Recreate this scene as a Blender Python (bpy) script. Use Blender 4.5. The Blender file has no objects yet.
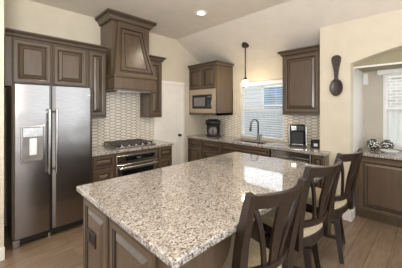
import bpy, bmesh, math, random
from mathutils import Vector, Matrix
random.seed(4)
S = bpy.context.scene
C = S.collection
R = math.radians

# ---------------------------------------------------------------- camera
FPX, CXP, HYP, CAMH, AZ = 229.13, 197.42, 108.33, 1.5265, R(45.9415)
cam = bpy.data.cameras.new('camera'); camo = bpy.data.objects.new('camera', cam); C.objects.link(camo)
cam.sensor_fit = 'HORIZONTAL'; cam.sensor_width = 36
cam.lens = 36 * FPX / 402
cam.shift_x = (201 - CXP) / 402
cam.shift_y = -(134 - HYP) / 402
cam.clip_start = 0.02
camo.location = (0, 0, CAMH)
fwd = math.atan2(math.sin(AZ), math.cos(AZ))
camo.rotation_euler = (R(90), 0, fwd - R(90))
S.camera = camo

# ---------------------------------------------------------------- world, lights, exposure
W = bpy.data.worlds.new('world'); S.world = W; W.use_nodes = True
wt = W.node_tree; bg = wt.nodes['Background']
# overcast sky, brighter and cooler on the garden side (+X), paler on the side of the open rooms
tc = wt.nodes.new('ShaderNodeTexCoord'); sx_ = wt.nodes.new('ShaderNodeSeparateXYZ'); wr = wt.nodes.new('ShaderNodeValToRGB')
wt.links.new(tc.outputs['Generated'], sx_.inputs[0])
mr = wt.nodes.new('ShaderNodeMapRange'); mr.inputs['From Min'].default_value = -0.1; mr.inputs['From Max'].default_value = 0.6
wt.links.new(sx_.outputs['X'], mr.inputs['Value']); wt.links.new(mr.outputs['Result'], wr.inputs['Fac'])
wr.color_ramp.elements[0].color = (0.275, 0.28, 0.29, 1); wr.color_ramp.elements[1].color = (0.68, 0.76, 0.84, 1)
wt.links.new(wr.outputs['Color'], bg.inputs[0]); bg.inputs[1].default_value = 3.9
S.view_settings.view_transform = 'Standard'; S.view_settings.look = 'None'
S.view_settings.gamma = 1.0; S.view_settings.use_curve_mapping = False
S.view_settings.exposure = 0.5
SPOT_POWER = 20.0
PENDANT_EMIT = 40.0
WARM = (1.0, 0.88, 0.72)


def lamp(name, kind, loc, power, color, **kw):
    l = bpy.data.lights.new(name, kind); l.energy = power; l.color = color
    for k, v in kw.items(): setattr(l, k, v)
    o = bpy.data.objects.new(name, l); C.objects.link(o); o.location = loc
    return o


CAN_AND_FILL_SPOTS = [(2.52, 2.52), (0.95, 2.45), (0.6, 0.2), (-0.9, 1.4)]  # first is the fitted downlight; the rest are added, unseen fill spots
for (x, y) in CAN_AND_FILL_SPOTS:
    lamp('downlight_and_fill_beam', 'SPOT', (x, y, 2.975), SPOT_POWER, WARM, spot_size=R(150), spot_blend=0.7, shadow_soft_size=0.06)


# added fill lamp behind the camera, aimed up to brighten the ceiling
fl = lamp('ceiling_fill', 'AREA', (-0.5, -0.5, 1.75), 105.0, (1.0, 0.98, 0.95), shape='DISK', size=0.9)
fl.rotation_euler = (R(180 - 24), 0, R(-45))

# ---------------------------------------------------------------- materials
def srgb(r, g, b):
    f = lambda c: (c / 255 / 12.92) if c / 255 <= 0.04045 else ((c / 255 + 0.055) / 1.055) ** 2.4
    return (f(r), f(g), f(b), 1)


class NT:
    def __init__(s, name):
        s.m = bpy.data.materials.new(name); s.m.use_nodes = True
        s.t = s.m.node_tree; s.n = s.t.nodes; s.b = s.n['Principled BSDF']

    def add(s, typ, **kw):
        n = s.n.new(typ)
        for k, v in kw.items(): setattr(n, k, v)
        return n

    def link(s, a, b): s.t.links.new(a, b)

    def coords(s, scale=(1, 1, 1), rot=(0, 0, 0)):
        g = s.add('ShaderNodeNewGeometry'); mp = s.add('ShaderNodeMapping')
        mp.inputs['Scale'].default_value = scale; mp.inputs['Rotation'].default_value = rot
        s.link(g.outputs['Position'], mp.inputs['Vector'])
        return mp.outputs['Vector']

    def noise(s, vec, scale, detail=3, rough=0.5):
        n = s.add('ShaderNodeTexNoise'); n.inputs['Scale'].default_value = scale
        n.inputs['Detail'].default_value = detail; n.inputs['Roughness'].default_value = rough
        s.link(vec, n.inputs['Vector'])
        return n.outputs['Fac']

    def ramp(s, fac, stops):
        r = s.add('ShaderNodeValToRGB'); e = r.color_ramp.elements
        e[0].position, e[0].color = stops[0]; e[1].position, e[1].color = stops[1]
        for p, c in stops[2:]:
            x = e.new(p); x.color = c
        s.link(fac, r.inputs['Fac'])
        return r.outputs['Color']

    def mix(s, fac, a, b, mode='MIX'):
        m = s.add('ShaderNodeMixRGB', blend_type=mode)
        for v, i in ((fac, 0), (a, 1), (b, 2)):
            if hasattr(v, 'links') or hasattr(v, 'is_linked'): s.link(v, m.inputs[i])
            else: m.inputs[i].default_value = v
        return m.outputs['Color']

    def bump(s, h, strength, dist=0.01):
        b = s.add('ShaderNodeBump'); b.inputs['Strength'].default_value = strength
        b.inputs['Distance'].default_value = dist
        s.link(h, b.inputs['Height']); s.link(b.outputs['Normal'], s.b.inputs['Normal'])

    def set(s, rough=None, metal=None, color=None, coat=None, spec=None):
        if rough is not None: s.b.inputs['Roughness'].default_value = rough
        if metal is not None: s.b.inputs['Metallic'].default_value = metal
        if coat is not None: s.b.inputs['Coat Weight'].default_value = coat; s.b.inputs['Coat Roughness'].default_value = 0.05
        if spec is not None: s.b.inputs['Specular IOR Level'].default_value = spec
        if color is not None:
            if isinstance(color, tuple): s.b.inputs['Base Color'].default_value = color
            else: s.link(color, s.b.inputs['Base Color'])
        return s


def m_noise(name, c1, c2, scale, rough, metal=0, stretch=(1, 1, 1), bump=0, coat=None, spec=None):
    t = NT(name); v = t.coords(stretch); f = t.noise(v, scale, 4)
    t.set(rough, metal, t.ramp(f, [(0.35, c1), (0.65, c2)]), coat, spec)
    if bump: t.bump(f, bump, 0.003)
    return t.m


def m_emit(name, color, strength):
    t = NT(name); t.set(0.4, 0, color)
    t.b.inputs['Emission Color'].default_value = color; t.b.inputs['Emission Strength'].default_value = strength
    return t.m


M = {}
M['wall'] = m_noise('wall_paint', srgb(214, 204, 183), srgb(219, 209, 188), 6, 0.7, bump=0.05)
M['ceil'] = m_noise('ceiling_paint', srgb(222, 214, 201), srgb(227, 219, 206), 5, 0.8)
M['header_shade'] = m_noise('shaded_header_paint', srgb(158, 150, 122), srgb(163, 155, 127), 5, 0.75)  # shade on the alcove header, put into the wall colour
M['alcove'] = m_noise('cool_lit_wall_paint', srgb(190, 182, 168), srgb(195, 187, 173), 5, 0.75)  # greyer tone of cool daylight on the alcove back wall, painted in
M['trim'] = m_noise('white_trim', srgb(236, 231, 222), srgb(240, 235, 227), 8, 0.4)
M['wood'] = m_noise('taupe_wood', srgb(86, 70, 54), srgb(97, 80, 61), 5, 0.32, stretch=(6, 6, 0.7), spec=0.5)
M['wood'].node_tree.nodes['Principled BSDF'].inputs['Coat Weight'].default_value = 0.25
M['wood'].node_tree.nodes['Principled BSDF'].inputs['Coat Roughness'].default_value = 0.22
M['glaze'] = m_noise('dark_glaze', srgb(36, 28, 22), srgb(46, 36, 29), 8, 0.6)
M['islwood'] = M['wood']
M['tan'] = m_noise('tan_wood', srgb(170, 152, 128), srgb(184, 166, 142), 5, 0.35, stretch=(1, 1, 6))
M['chair'] = m_noise('espresso_wood', srgb(38, 28, 21), srgb(50, 37, 28), 6, 0.3, stretch=(5, 5, 0.8), spec=0.6)
M['cushion'] = m_noise('beige_cloth', srgb(190, 172, 142), srgb(206, 188, 158), 60, 0.85, bump=0.2)
M['black'] = m_noise('black_plastic', srgb(20, 19, 19), srgb(27, 26, 26), 10, 0.45)
M['blackm'] = m_noise('black_iron', srgb(30, 28, 27), srgb(40, 37, 35), 20, 0.5)
M['iron'] = m_noise('iron_with_sheen', srgb(62, 56, 51), srgb(92, 84, 76), 40, 0.4)  # lighter grey brown stands in for reflections on the grates
M['bglass'] = m_noise('black_glass', srgb(14, 14, 15), srgb(18, 18, 19), 5, 0.08)
M['grey'] = m_noise('grey_plastic', srgb(120, 116, 112), srgb(132, 128, 124), 8, 0.35)
M['dgrey'] = m_noise('dark_grey_plastic', srgb(70, 67, 65), srgb(80, 76, 73), 8, 0.4)
M['chrome'] = m_noise('brushed_nickel', srgb(176, 172, 166), srgb(190, 186, 180), 30, 0.22, 1.0)
M['nickel'] = m_noise('dark_nickel', srgb(122, 120, 117), srgb(136, 134, 130), 30, 0.25, 1.0)
M['bronze'] = m_noise('dark_bronze', srgb(60, 46, 36), srgb(74, 58, 46), 12, 0.4, 0.5)
M['white'] = m_noise('white_plastic', srgb(236, 236, 234), srgb(242, 242, 240), 8, 0.4)
M['slat'] = m_noise('white_blind', srgb(238, 240, 243), srgb(244, 246, 248), 8, 0.5)
M['grout'] = m_noise('brown_grout', srgb(104, 84, 66), srgb(122, 100, 80), 30, 0.9)
M['tile'] = m_noise('cream_tile', srgb(234, 225, 208), srgb(243, 235, 220), 9, 0.18)
M['spoon'] = m_noise('carved_dark_wood', srgb(34, 27, 22), srgb(76, 62, 50), 45, 0.35, bump=0.5)


def make_steel():
    t = NT('stainless_steel'); v = t.coords((3, 3, 90)); f = t.noise(v, 4, 3)
    t.set(0.26, 1.0, t.ramp(f, [(0.3, srgb(150, 145, 141)), (0.7, srgb(164, 159, 155))]))
    v2 = t.coords((1.2, 1.2, 1.6)); f2 = t.noise(v2, 2.2, 1)
    t.bump(f2, 0.22, 0.03)
    return t.m


M['steel'] = make_steel()


def make_granite():
    t = NT('granite'); v = t.coords((1, 1.5, 1), (0, 0, 0.5))
    n1 = t.noise(v, 11, 5, 0.6); n2 = t.noise(v, 60, 4, 0.6); n3 = t.noise(v, 105, 3, 0.55); n4 = t.noise(v, 36, 5, 0.68); n5 = t.noise(v, 5, 3, 0.5)
    base = t.ramp(n1, [(0.3, srgb(168, 160, 150)), (0.7, srgb(205, 200, 193))])
    c = t.mix(t.ramp(n2, [(0.50, (0, 0, 0, 1)), (0.57, (1, 1, 1, 1))]), base, srgb(150, 139, 128))
    c = t.mix(t.ramp(n4, [(0.55, (0, 0, 0, 1)), (0.61, (1, 1, 1, 1))]), c, srgb(98, 87, 79))
    c = t.mix(t.ramp(n3, [(0.57, (0, 0, 0, 1)), (0.62, (1, 1, 1, 1))]), c, srgb(62, 54, 50))
    t.set(0.05, 0, c, coat=0.5)
    return t.m


M['granite'] = make_granite()


def make_floor():
    t = NT('wood_planks'); g = t.add('ShaderNodeNewGeometry'); mp = t.add('ShaderNodeMapping')
    t.link(g.outputs['Position'], mp.inputs['Vector'])
    b = t.add('ShaderNodeTexBrick'); t.link(mp.outputs['Vector'], b.inputs['Vector'])
    b.inputs['Scale'].default_value = 1.0; b.inputs['Brick Width'].default_value = 1.2
    b.inputs['Row Height'].default_value = 0.16; b.inputs['Mortar Size'].default_value = 0.002
    b.offset = 0.37
    b.inputs['Color1'].default_value = srgb(134, 114, 95); b.inputs['Color2'].default_value = srgb(151, 130, 109)
    b.inputs['Mortar'].default_value = srgb(96, 76, 60)
    v = t.coords((1.2, 14, 1)); f = t.noise(v, 3, 5, 0.6)
    k = t.ramp(f, [(0.3, (0.72, 0.7, 0.68, 1)), (0.7, (1.08, 1.06, 1.04, 1))])
    c = t.mix(1.0, b.outputs['Color'], k, 'MULTIPLY')
    t.set(0.24, 0, c)
    return t.m


M['floor'] = make_floor()


def make_siding():
    t = NT('pale_siding'); g = t.add('ShaderNodeNewGeometry'); w = t.add('ShaderNodeTexWave', bands_direction='Z', wave_profile='SAW')
    w.inputs['Scale'].default_value = 1.6; t.link(g.outputs['Position'], w.inputs['Vector'])
    t.set(0.7, 0, t.ramp(w.outputs['Fac'], [(0.05, srgb(190, 194, 198)), (0.15, srgb(222, 224, 226))]))
    return t.m


M['siding'] = make_siding()


def make_brick():
    t = NT('pale_brick'); g = t.add('ShaderNodeNewGeometry'); mp = t.add('ShaderNodeMapping')
    mp.inputs['Rotation'].default_value = (R(90), 0, R(90))
    sx = t.add('ShaderNodeSeparateXYZ'); cb = t.add('ShaderNodeCombineXYZ')
    t.link(g.outputs['Position'], sx.inputs[0]); t.link(sx.outputs['Y'], cb.inputs['X']); t.link(sx.outputs['Z'], cb.inputs['Y'])
    b = t.add('ShaderNodeTexBrick'); t.link(cb.outputs[0], b.inputs['Vector'])
    b.inputs['Scale'].default_value = 1.0; b.inputs['Brick Width'].default_value = 0.22; b.inputs['Row Height'].default_value = 0.08
    b.inputs['Mortar Size'].default_value = 0.012
    b.inputs['Color1'].default_value = srgb(196, 190, 184); b.inputs['Color2'].default_value = srgb(222, 216, 210); b.inputs['Mortar'].default_value = srgb(236, 234, 230)
    t.set(0.8, 0, b.outputs['Color'])
    return t.m


M['brick'] = make_brick()
M['bluepane'] = m_noise('blue_window_pane', srgb(120, 154, 184), srgb(142, 174, 202), 3, 0.15)
M['grass'] = m_noise('grass', srgb(110, 124, 88), srgb(136, 148, 110), 12, 0.9)
M['fence'] = m_noise('grey_boards', srgb(168, 174, 182), srgb(184, 190, 198), 6, 0.8, stretch=(3, 3, .4))
M['sheer'] = m_noise('sheer_curtain', srgb(226, 226, 222), srgb(240, 240, 237), 5, 0.8, stretch=(1, 12, 0.3))


def make_vase():
    t = NT('speckled_glaze'); v = t.coords(); vo = t.add('ShaderNodeTexVoronoi'); vo.inputs['Scale'].default_value = 42
    t.link(v, vo.inputs['Vector'])
    t.set(0.3, 0, t.ramp(vo.outputs['Distance'], [(0.36, srgb(228, 224, 214)), (0.48, srgb(44, 46, 44))]))
    return t.m


M['vase'] = make_vase()


def make_glass():
    t = NT('clear_glass'); t.set(0.02, 0, (1, 1, 1, 1))
    t.b.inputs['Transmission Weight'].default_value = 1; t.b.inputs['IOR'].default_value = 1.05
    return t.m


M['glass'] = make_glass()
M['canlens'] = m_emit('lamp_lens', (1.0, 0.9, 0.78, 1), 2.5)
M['shade'] = m_emit('lit_white_glass', (1.0, 0.82, 0.58, 1), PENDANT_EMIT)
M['display'] = m_noise('pale_display', srgb(96, 110, 116), srgb(110, 124, 130), 8, 0.3)

# ---------------------------------------------------------------- mesh helpers
LOC = {}


def rootloc(p): return LOC.get(p.name, Vector((0, 0, 0))) if p else Vector((0, 0, 0))


def mesh_obj(name, bm, mats, parent=None, origin=None, smooth=False):
    if not isinstance(mats, (list, tuple)): mats = [mats]
    bmesh.ops.recalc_face_normals(bm, faces=bm.faces[:])
    off = rootloc(parent) if parent else Vector(origin or (0, 0, 0))
    if off.length: bmesh.ops.translate(bm, verts=bm.verts[:], vec=-off)
    me = bpy.data.meshes.new(name); bm.to_mesh(me); bm.free()
    for m in mats: me.materials.append(M[m])
    if smooth:
        for p in me.polygons: p.use_smooth = True
    o = bpy.data.objects.new(name, me); C.objects.link(o)
    if parent: o.parent = parent; LOC[o.name] = off
    else: o.location = off; LOC[o.name] = off
    return o


def tag(o, label, cat, group=None):
    o['label'] = label; o['category'] = cat
    if group: o['group'] = group
    return o


def thing(name, loc, label, cat, group=None):
    o = bpy.data.objects.new(name, None); o.empty_display_size = 0.1; C.objects.link(o); o.location = loc
    LOC[o.name] = Vector(loc)
    return tag(o, label, cat, group)


def struct(o):
    o['kind'] = 'structure'; return o


def sthing(name, loc):
    o = bpy.data.objects.new(name, None); o.empty_display_size = 0.1; C.objects.link(o); o.location = loc
    LOC[o.name] = Vector(loc); o['kind'] = 'structure'
    return o


def BM(): return bmesh.new()


def box(bm, x0, x1, y0, y1, z0, z1, bev=0.0, mi=0, seg=1):
    b2 = bmesh.new()
    r = bmesh.ops.create_cube(b2, size=1)
    for v in b2.verts:
        v.co = Vector((x0 + (v.co.x + .5) * (x1 - x0), y0 + (v.co.y + .5) * (y1 - y0), z0 + (v.co.z + .5) * (z1 - z0)))
    if bev: bmesh.ops.bevel(b2, geom=b2.edges[:], offset=bev, segments=seg, profile=0.5, affect='EDGES')
    for f in b2.faces: f.material_index = mi
    merge(bm, b2)
    return bm


def merge(bm, b2, mat=None):
    if mat is not None: b2.transform(mat)
    me = bpy.data.meshes.new('tmp'); b2.to_mesh(me); b2.free()
    bm.from_mesh(me); bpy.data.meshes.remove(me)


def bx(name, m, parent, x0, x1, y0, y1, z0, z1, bev=0.0, origin=None, seg=1):
    return mesh_obj(name, box(BM(), x0, x1, y0, y1, z0, z1, bev, 0, seg), m, parent, origin)


def quadloop(bm, a, b, mi=0):
    n = len(a)
    for i in range(n):
        f = bm.faces.new((a[i], a[(i + 1) % n], b[(i + 1) % n], b[i])); f.material_index = mi


def ring_panel(bm, O, u, n, w, h, rings, back=True):
    """concentric rectangular rings (inset, depth, material) on a face: O lower-left, u across, n outward"""
    O = Vector(O); u = Vector(u); n = Vector(n); z = Vector((0, 0, 1))
    prev = None
    for (i, d, mi) in rings:
        cur = [bm.verts.new(O + u * a + z * b + n * d) for a, b in ((i, i), (w - i, i), (w - i, h - i), (i, h - i))]
        if prev is None:
            if back: bm.faces.new(cur)
        else: quadloop(bm, prev, cur, mi)
        prev = cur
    f = bm.faces.new(prev); f.material_index = rings[-1][2]
    return bm


DOOR = [(0, 0, 0), (0, .016, 0), (.006, .024, 0), (.012, .024, 0), (.0145, .018, 1), (.018, .024, 0), (.052, .024, 0), (.054, .019, 1), (.062, .016, 0), (.066, .008, 1), (.073, .007, 1), (.077, .011, 0), (.106, .023, 0), (.108, .018, 1), (.112, .018, 1), (.115, .024, 0)]
DRAWER = [(0, 0, 0), (0, .016, 0), (.006, .024, 0), (.030, .024, 0), (.036, .014, 1), (.050, .013, 1), (.056, .016, 0), (.075, .024, 0)]


def scale_rings(r, w, h):
    k = min(1.0, min(w, h) / (0.26 if len(r) > 10 else 0.17))
    return [(i * k, d, m) for i, d, m in r]


def door(name, parent, O, u, n, w, h, rings=None, label=None):
    o = mesh_obj(name, ring_panel(BM(), O, u, n, w, h, scale_rings(rings or DOOR, w, h)), ['wood', 'glaze'], parent)
    if label: o['label'] = label
    return o


def sweep(bm, prof, path, side=1, mis=None):
    """profile [(out, z)] swept along XY path with mitres"""
    P = [Vector((p[0], p[1])) for p in path]; loops = []
    for i, p in enumerate(P):
        d0 = (P[i] - P[i - 1]).normalized() if i else None
        d1 = (P[i + 1] - P[i]).normalized() if i < len(P) - 1 else None
        nn = []
        for d in (d0, d1):
            if d is not None: nn.append(Vector((d.y, -d.x)) * side)
        if len(nn) == 2:
            m = (nn[0] + nn[1]).normalized(); m = m / max(0.3, m.dot(nn[0]))
        else: m = nn[0]
        loops.append([bm.verts.new((p.x + m.x * o, p.y + m.y * o, z)) for o, z in prof])
    for k in range(len(loops) - 1):
        n = len(prof)
        for i in range(n):
            f = bm.faces.new((loops[k][i], loops[k][(i + 1) % n], loops[k + 1][(i + 1) % n], loops[k + 1][i]))
            if mis: f.material_index = mis[i]
    bm.faces.new(loops[0]); bm.faces.new(loops[-1])
    return bm


def tube(bm, pts, r, seg=10, cap=True):
    pts = [Vector(p) for p in pts]
    rr = r if isinstance(r, (list, tuple)) else [r] * len(pts)
    loops = []; up = Vector((0, 0, 1)); prev_n = None
    for i, p in enumerate(pts):
        t = (pts[min(i + 1, len(pts) - 1)] - pts[max(i - 1, 0)]).normalized()
        if prev_n is None:
            a = up if abs(t.dot(up)) < 0.95 else Vector((1, 0, 0))
            nrm = t.cross(a).normalized()
        else: nrm = (prev_n - t * prev_n.dot(t)).normalized()
        prev_n = nrm; b = t.cross(nrm)
        loops.append([bm.verts.new(p + (nrm * math.cos(2 * math.pi * k / seg) + b * math.sin(2 * math.pi * k / seg)) * rr[i]) for k in range(seg)])
    for i in range(len(loops) - 1): quadloop(bm, loops[i], loops[i + 1])
    if cap: bm.faces.new(loops[0]); bm.faces.new(loops[-1])
    return bm


def lathe(bm, c, prof, seg=24, sx=1, sy=1, cap=True):
    loops = [[bm.verts.new((c[0] + r * sx * math.cos(2 * math.pi * k / seg), c[1] + r * sy * math.sin(2 * math.pi * k / seg), c[2] + z)) for k in range(seg)] for r, z in prof]
    for i in range(len(loops) - 1): quadloop(bm, loops[i], loops[i + 1])
    if cap: bm.faces.new(loops[0]); bm.faces.new(loops[-1])
    return bm


def bars(bm, pts, wx, wy, axis=None):
    """rectangular section (wx across local side, wy across thickness) along pts; side is world x unless axis given"""
    pts = [Vector(p) for p in pts]; loops = []
    n = len(pts)
    wxs = wx if isinstance(wx, (list, tuple)) else [wx] * n
    wys = wy if isinstance(wy, (list, tuple)) else [wy] * n
    for i, p in enumerate(pts):
        t = (pts[min(i + 1, n - 1)] - pts[max(i - 1, 0)]).normalized()
        s = Vector(axis or (1, 0, 0)); s = (s - t * s.dot(t)).normalized(); q = t.cross(s)
        a, b = wxs[i] / 2, wys[i] / 2
        loops.append([bm.verts.new(p + s * i2 * a + q * j2 * b) for i2, j2 in ((-1, -1), (1, -1), (1, 1), (-1, 1))])
    for i in range(n - 1): quadloop(bm, loops[i], loops[i + 1])
    bm.faces.new(loops[0]); bm.faces.new(loops[-1])
    return bm


def poly_prism(bm, pts3, vec, mi=0):
    a = [bm.verts.new(p) for p in pts3]; b = [bm.verts.new(Vector(p) + Vector(vec)) for p in pts3]
    f = bm.faces.new(a); f.material_index = mi
    f = bm.faces.new(list(reversed(b))); f.material_index = mi
    quadloop(bm, a, b, mi)
    return bm


# ---------------------------------------------------------------- the room
YA, XB, ZC, XK, SL = 3.87, 4.03, 3.01, 3.11, 0.57          # wall planes, ceiling height, knee of the slope
zs = lambda x: ZC - SL * max(0, x - XK)
struct(bx('floor', 'floor', None, -3.2, 4.6, -3.0, 4.0, -0.1, 0))
b = BM()
poly_prism(b, [(-1.6, -1.7, ZC), (XK, -1.7, ZC), (4.7, -1.7, zs(4.7)), (4.7, -1.7, zs(4.7) + .12), (XK, -1.7, ZC + .12), (-1.6, -1.7, ZC + .12)], (0, 5.7, 0))
struct(mesh_obj('ceiling', b, 'ceil'))
b = BM()
poly_prism(b, [(0.0, YA, 0), (4.15, YA, 0), (4.15, YA, zs(4.15)), (XK, YA, ZC), (0.0, YA, ZC)], (0, .12, 0))
struct(mesh_obj('wall_left', b, 'wall'))
# wall stub left of the fridge
XS, YS = 0.205, 3.02
struct(bx('wall_stub', 'wall', None, -0.02, XS, YS, YA, 0, ZC))
struct(bx('baseboard_left', 'trim', None, -0.02, XS + .006, YS - .015, YS, 0, .13, .004))
# back wall with the window opening
WY0, WY1, WZ0, WZ1 = 1.90, 2.86, 0.93, 2.07
b = BM()
for (y0, y1, z0, z1) in ((WY1, YA, 0, None), (1.17, WY0, 0, None), (WY0, WY1, 0, WZ0), (WY0, WY1, WZ1, None)):
    t0 = z1 or zs(XB); t1 = z1 or zs(XB + .14)
    a = [(XB, y0, z0), (XB + .14, y0, z0), (XB + .14, y0, t1), (XB, y0, t0)]
    poly_prism(b, a, (0, y1 - y0, 0))
struct(mesh_obj('wall_back', b, 'wall'))
# pier wall with the arched opening
PX0, PX1, PY1, JY, AY = 3.64, 3.82, 1.17, 0.79, -0.40
HALF = JY - AY
arch = [(AY + HALF * math.cos(math.pi * k / 28), 2.13 + 0.22 * math.sin(math.pi * k / 28) ** 1.0) for k in range(29)]
arch = [(AY + HALF * (1 - 2 * k / 28), 2.13 + 0.21 * (1 - (1 - 2 * k / 28) ** 2)) for k in range(29)]
b = BM()


def pier_part(ya, yb, za0, za1):
    pass


for (y0, y1) in ((JY, PY1), (-2.6, AY - HALF)):
    poly_prism(b, [(PX0, y0, 0), (PX1, y0, 0), (PX1, y0, zs(PX1)), (PX0, y0, zs(PX0))], (0, y1 - y0, 0))
for k in range(28):
    (ya, za), (yb, zb) = arch[k], arch[k + 1]
    v = [b.verts.new(p) for p in ((PX0, ya, za), (PX1, ya, za), (PX1, ya, zs(PX1)), (PX0, ya, zs(PX0)), (PX0, yb, zb), (PX1, yb, zb), (PX1, yb, zs(PX1)), (PX0, yb, zs(PX0)))]
    for q in ((0, 1, 5, 4), (1, 2, 6, 5), (2, 3, 7, 6), (3, 0, 4, 7)): b.faces.new([v[i] for i in q])
bmesh.ops.remove_doubles(b, verts=b.verts[:], dist=1e-5)
struct(mesh_obj('wall_right', b, 'wall'))
b = BM(); sweep(b, [(0, 0), (.016, 0), (.016, .11), (.010, .13), (0, .13)], [(PX0, PY1 - .02), (PX0, JY), (PX1 + .02, JY)], side=1)
bb = mesh_obj('baseboard_right', b, 'trim'); struct(bb)
# alcove behind the arch: side wall, back wall with window, flat ceiling with header
AX = 4.45
struct(bx('wall_alcove_side', 'trim', None, PX1, AX + .1, JY, JY + .1, 0, 2.30))  # whiter colour stands in for window daylight on this wall
A2 = dict(y1=0.545, y0=-0.60, z0=0.95, z1=2.06)
b = BM()
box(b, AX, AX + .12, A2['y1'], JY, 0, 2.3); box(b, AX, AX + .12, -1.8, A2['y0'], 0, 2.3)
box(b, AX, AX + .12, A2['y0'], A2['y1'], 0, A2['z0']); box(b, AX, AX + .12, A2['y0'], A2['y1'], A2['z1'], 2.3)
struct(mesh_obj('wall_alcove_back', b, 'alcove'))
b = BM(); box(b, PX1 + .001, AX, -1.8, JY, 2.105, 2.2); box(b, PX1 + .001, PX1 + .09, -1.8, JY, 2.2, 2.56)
struct(mesh_obj('wall_header', b, 'header_shade'))
struct(bx('trim_header', 'trim', None, PX1 - .004, PX1 + .012, -1.6, JY, 2.085, 2.108))

# pantry door on the left wall
d = sthing('door_1', (3.0, YA, 0))
b = BM(); DX0, DX1, DZ = 2.60, 3.245, 2.02
for i, (x0, z0, w, h) in enumerate(((DX0, 0, DX1 - DX0, DZ),)):
    box(b, DX0, DX1, YA - .022, YA, .01, DZ)
for (z0, z1) in ((.14, .88), (1.02, 1.90)):
    ring_panel(b, (DX0 + .11, YA - .022, z0), (1, 0, 0), (0, -1, 0), DX1 - DX0 - .22, z1 - z0, [(0, 0, 0), (.012, -.008 + .012, 0), (.03, .002, 0), (.05, .008, 0)], back=False)
mesh_obj('door_panel', b, 'trim', d)
b = BM()
prof = [(0, 0), (.0, .028), (.02, .034), (.06, .03), (.075, .018), (.075, 0)]
for (x0, x1, z0, z1) in ((DX1, DX1 + .075, 0, DZ), (DX0 - .075, DX0, 0, DZ), (DX0 - .075, DX1 + .075, DZ, DZ + .075)):
    box(b, x0, x1, YA - .034, YA, z0, z1, .006)
mesh_obj('door_casing', b, 'trim', d)
b = BM(); tube(b, [(3.165, YA - .023, .95), (3.165, YA - .035, .95)], .028, 14); tube(b, [(3.165, YA - .034, .95), (3.165, YA - .06, .95)], .011, 10)
tube(b, [(3.165, YA - .055, .95), (3.165, YA - .065, .95), (3.165, YA - .085, .95), (3.165, YA - .092, .95)], [.012, .028, .028, .014], 14)
mesh_obj('door_knob', b, 'blackm', d, smooth=True)
struct(bx('baseboard_pantry', 'trim', None, DX1 + .08, 3.44, YA - .015, YA, 0, .13, .004))


# kitchen window
def window(name, X, y0, y1, z0, z1, midz, head, with_apron=True):
    w = sthing(name, (X, (y0 + y1) / 2, z0))
    b = BM(); t = .045
    box(b, X + .05, X + .10, y0, y0 + t, z0, z1); box(b, X + .05, X + .10, y1 - t, y1, z0, z1)
    box(b, X + .05, X + .10, y0 + t, y1 - t, z0, z0 + t); box(b, X + .05, X + .10, y0 + t, y1 - t, z1 - t, z1)
    mesh_obj('window_frame', b, 'white', w)
    bx('meeting_rail', 'white', w, X + .045, X + .095, y0 + t, y1 - t, midz - .022, midz + .022, .004)
    bx('pane', 'glass', w, X + .072, X + .076, y0 + t, y1 - t, midz + .022, z1 - t)
    bx('pane', 'glass', w, X + .072, X + .076, y0 + t, y1 - t, z0 + t, midz - .022)
    return w


window('window_1', XB, WY0, WY1, WZ0, WZ1, 1.50, True)
bl = thing('window_blind', (XB + .02, 2.38, 2.03), 'white horizontal slat blind hanging in the window above the sink', 'blind')
bx('headrail', 'white', bl, XB - .012, XB + .04, WY0 + .005, WY1 - .005, 1.985, 2.06, .006)
b = BM(); nsl = 24
for k in range(nsl):
    zc = 0.985 + k * (1.97 - .985) / (nsl - 1)
    tilt = R(24 if zc < 1.5 else 10)
    c2, s2 = math.cos(tilt), math.sin(tilt)
    b2 = BM(); box(b2, -.021, .021, WY0 + .012, WY1 - .012, -.0014, .0014)
    merge(b, b2, Matrix.Translation((XB + .018, 0, zc)) @ Matrix.Rotation(tilt, 4, 'Y'))
mesh_obj('slats', b, 'slat', bl)
bx('bottom_rail', 'white', bl, XB + .0, XB + .04, WY0 + .012, WY1 - .012, .945, .968, .004)
b = BM()
for y in (WY0 + .15, 2.38, WY1 - .15): tube(b, [(XB - .004, y, .955), (XB - .004, y, 1.99)], .0016, 6)
mesh_obj('cord', b, 'white', bl)

# alcove window
window('window_2', AX, A2['y0'], A2['y1'], A2['z0'], A2['z1'], 1.53, False)
struct(bx('trim_sill', 'trim', None, AX - .03, AX, A2['y0'] - .03, A2['y1'] + .03, .925, .952, .004))
rb = thing('roller_shade', (AX - .03, 0, 2.05), 'white roller shade case across the top of the alcove window', 'blind')
bx('shade_case', 'white', rb, AX - .07, AX - .002, A2['y0'] - .05, A2['y1'] + .06, 2.035, 2.103, .006)
b = BM(); n = 60; pr = []
loops = []
for zz in (0.97, 1.505):
    loops.append([b.verts.new((AX + .022 + .008 * math.sin(k * 1.9), A2['y0'] + .05 + k * (A2['y1'] - A2['y0'] - .1) / n, zz)) for k in range(n + 1)])
for k in range(n): b.faces.new((loops[0][k], loops[0][k + 1], loops[1][k + 1], loops[1][k]))
r = bmesh.ops.solidify(b, geom=b.faces[:], thickness=.002)
tag(mesh_obj('cafe_curtain', b, 'sheer', None, (AX + .02, 0, .97)), 'white sheer curtain over the lower half of the alcove window', 'curtain')
tag(bx('wall_box', 'white', None, AX - .035, AX - .001, .72, .785, 1.90, 2.075, .006, origin=(AX - .02, .755, 1.90)), 'small white plastic box high in the corner left of the alcove window', 'box')


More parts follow.
